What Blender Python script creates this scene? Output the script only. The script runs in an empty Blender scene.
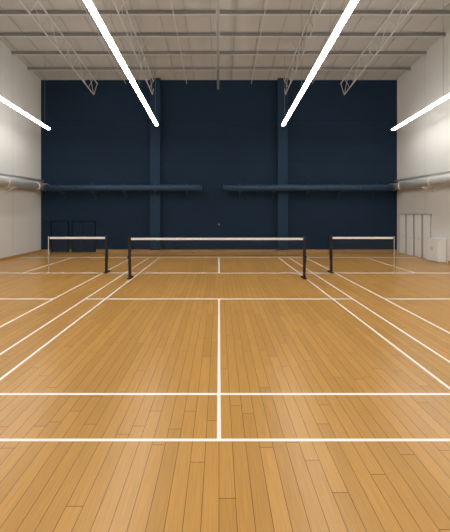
import bpy, bmesh, math, random
from mathutils import Vector, Matrix
random.seed(4)
sc = bpy.context.scene
try:
    sc.view_settings.view_transform = 'Standard'
    sc.view_settings.look = 'None'
except Exception as e:
    print(e)

# ------------------------------------------------------------ constants
F = 278.0; CH = 2.6; VX = 219.0; HY = 212.0
W = 11.57; D = 18.07; Y0 = -8.0
SL = 0.15
PW = 0.15
def ceil_z(y): return CH + 8.58 + SL * (D - y)

# ------------------------------------------------------------ materials
def new_mat(name, col, rough=0.6, metal=0.0, spec=0.5, noise=0.0, nscale=3.0, bump=0.0, bscale=60.0):
    m = bpy.data.materials.new(name); m.use_nodes = True
    nt = m.node_tree; b = nt.nodes['Principled BSDF']
    b.inputs['Roughness'].default_value = rough
    b.inputs['Metallic'].default_value = metal
    b.inputs['Specular IOR Level'].default_value = spec
    g = nt.nodes.new('ShaderNodeNewGeometry')
    n = nt.nodes.new('ShaderNodeTexNoise'); n.inputs['Scale'].default_value = nscale
    n.inputs['Detail'].default_value = 4
    nt.links.new(g.outputs['Position'], n.inputs['Vector'])
    mx = nt.nodes.new('ShaderNodeMix'); mx.data_type = 'RGBA'
    mx.inputs[6].default_value = tuple(c * (1 - noise) for c in col) + (1,)
    mx.inputs[7].default_value = tuple(min(1, c * (1 + noise)) for c in col) + (1,)
    nt.links.new(n.outputs['Fac'], mx.inputs[0])
    nt.links.new(mx.outputs[2], b.inputs['Base Color'])
    if bump > 0:
        n2 = nt.nodes.new('ShaderNodeTexNoise'); n2.inputs['Scale'].default_value = bscale
        nt.links.new(g.outputs['Position'], n2.inputs['Vector'])
        bp = nt.nodes.new('ShaderNodeBump'); bp.inputs['Strength'].default_value = bump
        bp.inputs['Distance'].default_value = 0.01
        nt.links.new(n2.outputs['Fac'], bp.inputs['Height'])
        nt.links.new(bp.outputs['Normal'], b.inputs['Normal'])
    return m

M_white = new_mat('painted_white_wall', (0.70, 0.69, 0.67), 0.85, spec=0.2, noise=0.03, nscale=0.8, bump=0.1)
M_wseam = new_mat('white_wall_joint', (0.54, 0.535, 0.52), 0.85, noise=0.02)
M_navy = new_mat('navy_wall_paint', (0.0110, 0.0265, 0.053), 0.8, spec=0.15, noise=0.10, nscale=0.7, bump=0.1, bscale=30)
M_navy2 = new_mat('navy_pilaster_paint', (0.0175, 0.040, 0.077), 0.75, spec=0.15, noise=0.06)
M_navyd = new_mat('navy_duct_paint', (0.028, 0.058, 0.106), 0.5, spec=0.3, noise=0.05)
M_seam = new_mat('navy_joint', (0.005, 0.012, 0.024), 0.8, spec=0.1)
M_ceil = new_mat('ceiling_deck', (0.50, 0.495, 0.48), 0.85, spec=0.2, noise=0.06, nscale=1.5)
M_rib = new_mat('ceiling_rib', (0.40, 0.395, 0.38), 0.85, spec=0.2, noise=0.05)
M_steel = new_mat('roof_steel_paint', (0.58, 0.575, 0.56), 0.6, noise=0.05)
M_steeld = new_mat('roof_steel_grey', (0.25, 0.25, 0.24), 0.6, noise=0.05)
M_duct = new_mat('white_duct_paint', (0.78, 0.775, 0.76), 0.5, noise=0.03)
M_door = new_mat('door_paint', (0.84, 0.835, 0.82), 0.55, noise=0.03)
M_frame = new_mat('door_frame_grey', (0.46, 0.455, 0.44), 0.5, noise=0.04)
M_line = new_mat('white_court_paint', (0.90, 0.90, 0.88), 0.45, noise=0.02, nscale=8)
M_post = new_mat('black_post_metal', (0.022, 0.023, 0.026), 0.4, metal=0.3, noise=0.1)
M_rub = new_mat('black_rubber', (0.012, 0.012, 0.012), 0.8)
M_net = new_mat('dark_net_cord', (0.03, 0.03, 0.032), 0.8)
M_tape = new_mat('white_net_tape', (0.9, 0.9, 0.89), 0.7)
M_base = new_mat('wood_skirting', (0.42, 0.24, 0.10), 0.5, noise=0.15, nscale=4)
M_wire = new_mat('suspension_wire', (0.3, 0.3, 0.3), 0.5, metal=0.6)
M_alu = new_mat('lamp_housing', (0.7, 0.7, 0.68), 0.4, noise=0.03)
M_chrome = new_mat('handle_metal', (0.5, 0.5, 0.5), 0.3, metal=0.9)

M_led = bpy.data.materials.new('led_diffuser'); M_led.use_nodes = True
nt = M_led.node_tree; b = nt.nodes['Principled BSDF']
b.inputs['Base Color'].default_value = (0.9, 0.9, 0.9, 1)
b.inputs['Emission Color'].default_value = (0.98, 0.97, 0.935, 1)
b.inputs['Emission Strength'].default_value = 34.5

def floor_mat():
    m = bpy.data.materials.new('maple_strip_floor'); m.use_nodes = True
    nt = m.node_tree; L = nt.links.new; b = nt.nodes['Principled BSDF']
    def math_(op, a, bb):
        n = nt.nodes.new('ShaderNodeMath'); n.operation = op
        for i, v in enumerate((a, bb)):
            if v is None: continue
            if isinstance(v, (int, float)): n.inputs[i].default_value = v
            else: L(v, n.inputs[i])
        return n.outputs[0]
    g = nt.nodes.new('ShaderNodeNewGeometry')
    sp = nt.nodes.new('ShaderNodeSeparateXYZ'); L(g.outputs['Position'], sp.inputs[0])
    row = math_('FLOOR', math_('DIVIDE', sp.outputs['X'], PW), None)
    wn = nt.nodes.new('ShaderNodeTexWhiteNoise'); wn.noise_dimensions = '1D'; L(row, wn.inputs['W'])
    yy_ = math_('ADD', sp.outputs['Y'], math_('MULTIPLY', wn.outputs['Value'], 17.3))
    cb = nt.nodes.new('ShaderNodeCombineXYZ'); L(yy_, cb.inputs['X']); L(sp.outputs['X'], cb.inputs['Y'])
    br = nt.nodes.new('ShaderNodeTexBrick')
    br.offset = 0.0; br.squash = 1.0
    br.inputs['Scale'].default_value = 1
    br.inputs['Brick Width'].default_value = 2.1
    br.inputs['Row Height'].default_value = PW
    br.inputs['Mortar Size'].default_value = 0.0036
    br.inputs['Mortar Smooth'].default_value = 0.3
    br.inputs['Color1'].default_value = (0.490, 0.262, 0.070, 1)
    br.inputs['Color2'].default_value = (0.575, 0.312, 0.088, 1)
    br.inputs['Mortar'].default_value = (0.16, 0.073, 0.021, 1)
    L(cb.outputs[0], br.inputs['Vector'])
    mp = nt.nodes.new('ShaderNodeMapping'); mp.inputs['Scale'].default_value = (45, 1.6, 1)
    L(g.outputs['Position'], mp.inputs['Vector'])
    n = nt.nodes.new('ShaderNodeTexNoise'); n.inputs['Scale'].default_value = 1.6; n.inputs['Detail'].default_value = 6
    L(mp.outputs[0], n.inputs['Vector'])
    mr = nt.nodes.new('ShaderNodeMapRange'); mr.inputs['From Min'].default_value = 0.3; mr.inputs['From Max'].default_value = 0.7
    mr.inputs['To Min'].default_value = 0.88; mr.inputs['To Max'].default_value = 1.08
    L(n.outputs['Fac'], mr.inputs['Value'])
    mx = nt.nodes.new('ShaderNodeVectorMath'); mx.operation = 'SCALE'
    L(br.outputs['Color'], mx.inputs[0]); L(mr.outputs[0], mx.inputs['Scale'])
    L(mx.outputs[0], b.inputs['Base Color'])
    b.inputs['Roughness'].default_value = 0.29
    b.inputs['Specular IOR Level'].default_value = 0.42
    return m
M_floor = floor_mat()

# ------------------------------------------------------------ mesh helpers
class MB:
    def __init__(s): s.bm = bmesh.new(); s.mats = []
    def mi(s, m):
        if m not in s.mats: s.mats.append(m)
        return s.mats.index(m)
    def box(s, x0, x1, y0, y1, z0, z1, m):
        v = [s.bm.verts.new(p) for p in [(x0,y0,z0),(x1,y0,z0),(x1,y1,z0),(x0,y1,z0),(x0,y0,z1),(x1,y0,z1),(x1,y1,z1),(x0,y1,z1)]]
        k = s.mi(m)
        for f in [(3,2,1,0),(4,5,6,7),(0,1,5,4),(1,2,6,5),(2,3,7,6),(3,0,4,7)]:
            fc = s.bm.faces.new([v[i] for i in f]); fc.material_index = k
    def bar(s, a, b, w, h, m):
        a = Vector(a); b = Vector(b); d = (b - a).normalized()
        up = Vector((0,0,1))
        if abs(d.z) > 0.97: up = Vector((0,1,0))
        r = d.cross(up).normalized(); u = r.cross(d).normalized()
        v = []
        for p in (a, b):
            for sx, sy in ((-1,-1),(1,-1),(1,1),(-1,1)):
                v.append(s.bm.verts.new(p + r*sx*w/2 + u*sy*h/2))
        k = s.mi(m)
        for f in [(3,2,1,0),(4,5,6,7),(0,1,5,4),(1,2,6,5),(2,3,7,6),(3,0,4,7)]:
            fc = s.bm.faces.new([v[i] for i in f]); fc.material_index = k
    def cyl(s, a, b, r, m, n=20, r2=None):
        a = Vector(a); b = Vector(b); d = (b - a).normalized()
        up = Vector((0,0,1)) if abs(d.z) < 0.9 else Vector((1,0,0))
        e = d.cross(up).normalized(); u = e.cross(d)
        r2 = r if r2 is None else r2
        A = [s.bm.verts.new(a + (e*math.cos(t)+u*math.sin(t))*r) for t in [2*math.pi*i/n for i in range(n)]]
        B = [s.bm.verts.new(b + (e*math.cos(t)+u*math.sin(t))*r2) for t in [2*math.pi*i/n for i in range(n)]]
        k = s.mi(m)
        for i in range(n):
            f = s.bm.faces.new([A[i], A[(i+1)%n], B[(i+1)%n], B[i]]); f.material_index = k; f.smooth = True
        f = s.bm.faces.new(A[::-1]); f.material_index = k
        f = s.bm.faces.new(B); f.material_index = k
    def obj(s, name, parent=None, bevel=0):
        bmesh.ops.recalc_face_normals(s.bm, faces=s.bm.faces[:])
        me = bpy.data.meshes.new(name); s.bm.to_mesh(me); s.bm.free()
        for m in s.mats: me.materials.append(m)
        o = bpy.data.objects.new(name, me); sc.collection.objects.link(o)
        if parent: o.parent = parent
        if bevel:
            md = o.modifiers.new('bevel', 'BEVEL'); md.width = bevel; md.segments = 2; md.limit_method = 'ANGLE'
        return o
def empty(name, loc=(0,0,0)):
    e = bpy.data.objects.new(name, None); sc.collection.objects.link(e); e.empty_display_size = 0.3
    e.location = loc
    return e

# ------------------------------------------------------------ shell
m = MB(); m.box(-W, W, Y0, D, -0.2, 0, M_floor); m.obj('floor')

m = MB()   # navy feature wall with faint panel joints
m.box(-W-0.3, W+0.3, D, D+0.3, -0.2, ceil_z(D)+0.6, M_navy)
for z in (5.9, 8.55):
    for a, b_ in ((-W, -4.42), (-3.77, 3.77), (4.42, W)):
        m.box(a, b_, D-0.004, D+0.01, z-0.012, z+0.012, M_seam)
m.obj('wall_back')
m = MB(); m.box(-W-0.3, W+0.3, Y0-0.3, Y0, -0.2, ceil_z(Y0)+0.4, M_white); m.obj('wall_front')
for s, nm in ((-1, 'wall_left'), (1, 'wall_right')):
    m = MB()
    k = m.mi(M_white)
    xi, xo = s*W, s*(W+0.3)
    P = [(Y0, -0.2), (D, -0.2), (D, ceil_z(D)+0.3), (Y0, ceil_z(Y0)+0.3)]
    A = [m.bm.verts.new((xi, p[0], p[1])) for p in P]; B = [m.bm.verts.new((xo, p[0], p[1])) for p in P]
    m.bm.faces.new(A); m.bm.faces.new(B[::-1])
    for i in range(4): m.bm.faces.new([A[i], A[(i+1)%4], B[(i+1)%4], B[i]])
    for y in (-4, 0, 4, 8, 12, 15.6):   # panel joints
        m.box(min(xi, xi-s*0.003), max(xi, xi-s*0.003), y-0.012, y+0.012, 0.15, ceil_z(y)-0.02, M_wseam)
    m.obj(nm)

# ceiling deck (sloped, ribbed)
m = MB(); k = m.mi(M_ceil)
th = 0.15
P = [(-W-0.3, Y0-0.3), (W+0.3, Y0-0.3), (W+0.3, D+0.3), (-W-0.3, D+0.3)]
A = [m.bm.verts.new((x, y, ceil_z(y))) for x, y in P]; B = [m.bm.verts.new((x, y, ceil_z(y)+th)) for x, y in P]
m.bm.faces.new(A); m.bm.faces.new(B)
for i in range(4): m.bm.faces.new([A[i], A[(i+1)%4], B[(i+1)%4], B[i]])
x = -W + 0.37
while x < W - 0.1:
    m.bar((x, Y0, ceil_z(Y0)-0.012), (x, D-0.02, ceil_z(D)-0.012), 0.05, 0.03, M_rib)
    x += 1.2
m.obj('ceiling')

# pilasters, skirting
for i, (a, b_) in enumerate(((-4.42, -3.77), (3.77, 4.42))):
    m = MB(); m.box(a, b_, D-0.28, D, 0, ceil_z(D)-0.0, M_navy2)
    m.obj('wall_pilaster' if i == 0 else 'wall_pilaster.001', bevel=0.015)
m = MB()
for a, b_ in ((-W+0.03, -10.95), (-9.7, -9.58), (-7.97, -4.42), (-3.77, 3.77), (4.42, W-0.03)):
    m.box(a, b_, D-0.035, D, 0, 0.16, M_base)
m.box(-4.455, -3.735, D-0.315, D-0.28, 0, 0.16, M_base); m.box(3.735, 4.455, D-0.315, D-0.28, 0, 0.16, M_base)
m.obj('baseboard_back')
m = MB(); m.box(-W, -W+0.03, Y0, D, 0, 0.15, M_base); m.obj('baseboard_left')
m = MB(); m.box(W-0.03, W, Y0, 14.0, 0, 0.15, M_base); m.obj('baseboard_right')

# navy service doors on back wall
def back_door(name, x0, x1, leaves):
    e = empty(name)
    m = MB(); h = 1.98; t = 0.05
    m.box(x0-t, x0, D-0.05, D, 0, h+t, M_seam); m.box(x1, x1+t, D-0.05, D, 0, h+t, M_seam)
    m.box(x0-t, x1+t, D-0.05, D, h, h+t, M_seam); m.obj('frame', e)
    w = (x1-x0)/leaves
    m = MB()
    for i in range(leaves):
        m.box(x0+i*w+0.01, x0+(i+1)*w-0.01, D-0.03, D, 0.01, h-0.01, M_navy)
        hx = x0+(i+1)*w-0.1 if i == 0 else x0+i*w+0.1
        m.cyl((hx, D-0.03, 1.0), (hx, D-0.08, 1.0), 0.015, M_chrome, 10)
        m.bar((hx-0.06, D-0.08, 1.0), (hx+0.02, D-0.08, 1.0), 0.02, 0.02, M_chrome)
    m.obj('leaf', e)
back_door('door_1', -10.86, -9.8, 1)
back_door('door_2', -9.49, -8.06, 2)

# white doors on right wall
def side_door(name, y0, y1):
    e = empty(name); h = 2.45; t = 0.05
    m = MB()
    m.box(W-0.04, W, y0, y0+t, 0, h+t, M_frame); m.box(W-0.04, W, y1-t, y1, 0, h+t, M_frame)
    m.box(W-0.04, W, y0, y1, h, h+t, M_frame); m.obj('frame', e)
    m = MB()
    m.box(W-0.045, W, y0+t+0.01, y1-t-0.01, 0.01, h-0.01, M_door)
    for z0, z1 in ((0.2, 1.0), (1.15, 2.25)):
        m.box(W-0.055, W-0.045, y0+t+0.12, y1-t-0.12, z0, z1, M_door)
    m.cyl((W-0.045, y0+t+0.1, 1.05), (W-0.1, y0+t+0.1, 1.05), 0.015, M_chrome, 10)
    m.bar((W-0.1, y0+t+0.09, 1.05), (W-0.1, y0+t+0.2, 1.05), 0.02, 0.02, M_chrome)
    m.obj('leaf', e, bevel=0.004)
yy = [17.85, 17.15, 16.45, 15.78, 15.1]
for i in range(4): side_door('door_%d' % (i+3), yy[i+1]+0.02, yy[i]-0.02)

# cabinet
e = empty('storage_cabinet')
m = MB(); m.box(W-0.42, W-0.04, 14.12, 14.98, 0.06, 1.2, M_door)
m.box(W-0.40, W-0.06, 14.15, 14.95, 0, 0.06, M_frame); m.box(W-0.44, W-0.03, 14.10, 15.0, 1.2, 1.24, M_door)
m.obj('carcass', e, bevel=0.01)
m = MB()
for a, b_ in ((14.14, 14.54), (14.56, 14.96)):
    m.box(W-0.44, W-0.42, a, b_, 0.09, 1.17, M_door)
m.box(W-0.455, W-0.44, 14.5, 14.515, 0.6, 0.8, M_chrome); m.box(W-0.455, W-0.44, 14.585, 14.6, 0.6, 0.8, M_chrome)
m.obj('cabinet_doors', e)

# ------------------------------------------------------------ ducts
def duct_y(name, s):
    e = empty(name); m = MB()
    X = s*(W-0.36); Z = 4.2
    m.cyl((X, Y0, Z), (X, D, Z), 0.25, M_duct, 28)
    y = Y0+1.0
    while y < D-0.3:
        m.cyl((X, y-0.04, Z), (X, y+0.04, Z), 0.265, M_duct, 28); y += 2.4
    m.obj('duct_tube', e)
    m = MB()
    m.cyl((s*(W-0.14), Y0, Z+0.42), (s*(W-0.14), D, Z+0.42), 0.06, M_duct, 16)
    y = Y0+2.0
    while y < D-0.5:
        m.box(min(s*W, s*(W-0.62)), max(s*W, s*(W-0.62)), y-0.03, y+0.03, Z-0.31, Z-0.25, M_duct)
        m.bar((s*(W-0.01), y, Z-0.6), (s*(W-0.5), y, Z-0.3), 0.04, 0.04, M_duct)
        y += 3.0
    m.obj('bracket', e)
duct_y('ventilation_duct', -1); duct_y('ventilation_duct.001', 1)
def duct_x(name, x0, x1):
    e = empty(name); m = MB(); Y = D-0.55; Z = 4.12
    m.cyl((x0, Y, Z), (x1, Y, Z), 0.20, M_navyd, 28)
    n = 5
    for i in range(n+1):
        x = x0+0.05+(x1-x0-0.1)*i/n
        m.cyl((x-0.04, Y, Z), (x+0.04, Y, Z), 0.215, M_navyd, 28)
    m.obj('duct_tube', e)
    m = MB()
    for i in range(n):
        x = x0+(x1-x0)*(i+0.5)/n
        m.box(x-0.04, x+0.04, Y-0.22, D, Z-0.27, Z-0.2, M_navyd)
        m.box(x-0.04, x+0.04, Y-0.22, D, Z+0.2, Z+0.25, M_navyd)
        m.bar((x, D-0.02, Z-0.65), (x, Y, Z-0.26), 0.05, 0.05, M_navyd)
    m.obj('bracket', e)
duct_x('wall_duct', -10.9, -1.08); duct_x('wall_duct.001', 0.27, 10.9)

# small wall sensor
m = MB()
m.box(-0.045, 0.045, D-0.03, D, 1.745, 1.835, M_frame); m.cyl((0, D-0.03, 1.79), (0, D-0.09, 1.79), 0.03, M_frame, 16)
m.obj('wall_sensor', bevel=0.005)

# ------------------------------------------------------------ roof steel
def purlin(y, name):
    m = MB(); z = ceil_z(y) - 0.03
    m.box(-W, W, y-0.05, y+0.05, z-0.03, z, M_steeld)
    m.box(-W, W, y-0.012, y+0.012, z-0.17, z-0.03, M_steeld)
    m.box(-W, W, y-0.05, y+0.05, z-0.19, z-0.17, M_steel)
    m.obj(name)
ys = [16.8-1.3*i for i in range(19)]
for i, y in enumerate(ys): purlin(y, 'roof_purlin' if i == 0 else 'roof_purlin.%03d' % i)

def truss(X, name, depth=1.0):
    m = MB()
    top = lambda y: ceil_z(y) - 0.255
    bot = lambda y: ceil_z(y) - 0.255 - depth
    ya, yb = Y0+0.02, D-0.02
    m.bar((X, ya, top(ya)), (X, yb, top(yb)), 0.055, 0.055, M_steel)
    m.bar((X, ya, bot(ya)), (X, yb-0.5, bot(yb-0.5)), 0.045, 0.045, M_steel)
    y = yb-0.5; step = 0.65; up = False
    while y-step > ya:
        y2 = y-step
        a = (X, y, top(y) if up else bot(y)); b_ = (X, y2, bot(y2) if up else top(y2))
        m.bar(a, b_, 0.022, 0.022, M_steel); up = not up; y = y2
    m.bar((X, yb-0.5, bot(yb-0.5)), (X, yb-0.02, top(yb)), 0.03, 0.03, M_steel)
    for y in [16.8-2.6*i for i in range(9)]:   # lateral V struts up to purlins
        m.bar((X, y, bot(y)), (X-0.6, y, top(y)+0.04), 0.018, 0.018, M_steel)
        m.bar((X, y, bot(y)), (X+0.6, y, top(y)+0.04), 0.018, 0.018, M_steel)
    m.obj(name)
for i, X in enumerate((-7.9, -4.2, 4.2, 7.9)): truss(X, 'roof_truss' if i == 0 else 'roof_truss.%03d' % i)
# light longitudinal ties under the purlins
for i, X in enumerate((-6.05, -2.1, 2.1, 6.05)):
    m = MB()
    z0, z1 = ceil_z(Y0)-0.24, ceil_z(D)-0.24
    m.bar((X, Y0+0.02, z0), (X, D-0.02, z1), 0.03, 0.04, M_steel)
    for y in ys[::2]:
        m.bar((X, y-0.03, ceil_z(y)-0.235), (X, y+0.03, ceil_z(y)-0.235), 0.08, 0.04, M_steel)
    m.obj('roof_tie' if i == 0 else 'roof_tie.%03d' % i)
# central pipe
m = MB(); ya, yb = Y0+0.02, D-0.3
off = lambda y: ceil_z(y)-0.75
m.cyl((-0.05, ya, off(ya)), (-0.05, yb, off(yb)), 0.075, M_steel, 14)
for y in [16.8-2.6*i for i in range(9)]:
    m.cyl((-0.05, y, off(y)), (-0.05, y, ceil_z(y)-0.2), 0.015, M_steel, 8)
m.obj('sprinkler_pipe')

# ------------------------------------------------------------ linear lights
def lamp(name, X, yend, zend, slope, ystart=Y0+1.0):
    e = empty(name)
    z = lambda y: zend + slope*(yend-y)
    m = MB()
    m.bar((X, ystart, z(ystart)+0.05), (X, yend, z(yend)+0.05), 0.14, 0.06, M_alu)
    m.obj('housing', e)
    m = MB()
    m.bar((X, ystart, z(ystart)-0.01), (X, yend-0.01, z(yend-0.01)-0.01), 0.17, 0.06, M_led)
    m.obj('diffuser', e)
    m = MB()
    y = yend-0.4
    while y > ystart:
        m.cyl((X, y, z(y)+0.07), (X, y, ceil_z(y)), 0.006, M_wire, 6); y -= 3.2
    m.obj('suspension_wire', e)
lamp('linear_ceiling_light', -3.57, 16.0, 7.6, 0.088)
lamp('linear_ceiling_light.001', 3.68, 16.0, 7.6, 0.088)
lamp('linear_ceiling_light.002', -9.78, 16.0, 7.38, 0.088)
lamp('linear_ceiling_light.003', 10.0, 16.0, 7.33, 0.085)

# ------------------------------------------------------------ court lines
m = MB(); T = 0.0012; lw = 0.05
def hline(x0, x1, y, w=lw):
    m.box(x0, x1, y-w/2, y+w/2, 0, T, M_line)
def vline(x, y0, y1, w=lw):
    m.box(x-w/2, x+w/2, y0, y1, 0, T+0.0004, M_line)
XA, XB, XC = 3.40, 4.0, 4.95
hline(-W+0.3, W-0.3, 3.17, 0.038)
hline(-W+0.3, W-0.3, 3.97, 0.044)
hline(-XB, XB, 8.31, 0.07)
hline(-W+0.1, -XC, 8.31, 0.07); hline(XC, W-0.1, 8.31, 0.07)
hline(-W+0.1, W-0.1, 11.85, 0.09)
hline(-W+0.1, W-0.1, 15.9, 0.10)
vline(0, 3.17, 8.31, 0.048)
vline(0, 11.85, 15.9, 0.07)
for s in (-1, 1):
    vline(s*XA, -6, 15.9, 0.05); vline(s*XB, -6, 15.9, 0.05); vline(s*XC, -6, 15.9, 0.05)
    vline(s*8.37, 11.85, 15.9, 0.07); vline(s*8.37, 3.17, 8.31, 0.06)
m.obj('court_line_markings')

# ------------------------------------------------------------ nets
def post(parent, X, Y, h, s, slim=False):
    m = MB()
    if slim:
        m.cyl((X, Y, 0), (X, Y, h), 0.012, M_steel, 10)
        m.cyl((X, Y, 0), (X, Y, 0.012), 0.06, M_steel, 16)
        m.obj('stay_post', parent); return
    m.box(X-0.045, X+0.045, Y-0.045, Y+0.045, 0.04, h, M_post)
    m.box(X-0.053, X+0.053, Y-0.055, Y+0.055, h-0.02, h+0.015, M_post)
    m.box(X+s*0.045, X+s*0.065, Y-0.02, Y+0.02, 0.55, h-0.15, M_post)
    m.box(X+s*0.045, X+s*0.085, Y-0.03, Y+0.03, 0.78, 0.9, M_post)
    m.cyl((X+s*0.085, Y, 0.84), (X+s*0.11, Y, 0.84), 0.02, M_chrome, 12)
    m.box(X-0.075, X+0.075, Y-0.14, Y+0.14, 0, 0.04, M_post)
    m.bar((X, Y-0.12, 0.04), (X, Y-0.03, 0.25), 0.025, 0.025, M_post)
    m.bar((X, Y+0.12, 0.04), (X, Y+0.03, 0.25), 0.025, 0.025, M_post)
    m.cyl((X-0.09, Y+0.14, 0.04), (X+0.09, Y+0.14, 0.04), 0.038, M_rub, 14)
    m.obj('post', parent, bevel=0.006)
def net(name, xa, xb, Y, ztop, hb=0.70, outer=None):
    e = empty(name, (0, 0, 0.002))
    post(e, xa, Y, ztop+0.03, -1, outer == 'a'); post(e, xb, Y, ztop+0.03, 1, outer == 'b')
    x0, x1 = xa+0.05, xb-0.05
    m = MB()
    m.box(x0, x1, Y-0.008, Y+0.008, ztop-0.085, ztop, M_tape)
    m.obj('top_tape', e)
    m = MB(); c = 0.035; w = 0.0032
    n = int((x1-x0)/c)
    for i in range(n+1):
        x = x0+(x1-x0)*i/n; ww = 0.012 if i in (0, n) else w
        m.box(x-ww/2, x+ww/2, Y-0.001, Y+0.001, ztop-hb, ztop-0.07, M_net)
    k = int(hb/c)
    for i in range(k+1):
        z = ztop-0.07-(hb-0.07)*i/k; ww = 0.012 if i == k else w
        m.box(x0, x1, Y-0.0012, Y+0.0012, z-ww/2, z+ww/2, M_net)
    m.obj('net_mesh', e)
    m = MB()
    for z in (ztop-0.03, ztop-hb):
        m.bar((xa, Y, z), (x0, Y, z), 0.01, 0.01, M_tape); m.bar((x1, Y, z), (xb, Y, z), 0.01, 0.01, M_tape)
    m.obj('tie_cord', e)
net('badminton_net', -3.48, 3.33, 10.85, 1.59)
net('badminton_net.001', -7.30, -4.82, 11.9, 1.53, outer='a')
net('badminton_net.002', 4.80, 7.50, 11.9, 1.53, outer='b')

# ------------------------------------------------------------ world + camera
w = bpy.data.worlds.new('world'); sc.world = w; w.use_nodes = True
w.node_tree.nodes['Background'].inputs[0].default_value = (0.5, 0.5, 0.5, 1)
w.node_tree.nodes['Background'].inputs[1].default_value = 0.3
cam = bpy.data.cameras.new('camera'); co = bpy.data.objects.new('camera', cam); sc.collection.objects.link(co)
co.location = (0, 0, CH); co.rotation_euler = (math.radians(90), 0, 0)
cam.sensor_fit = 'HORIZONTAL'; cam.sensor_width = 36; cam.lens = F/450*36
cam.shift_x = (225-VX)/450; cam.shift_y = (HY-266)/450
cam.clip_start = 0.05; cam.clip_end = 200
sc.camera = co
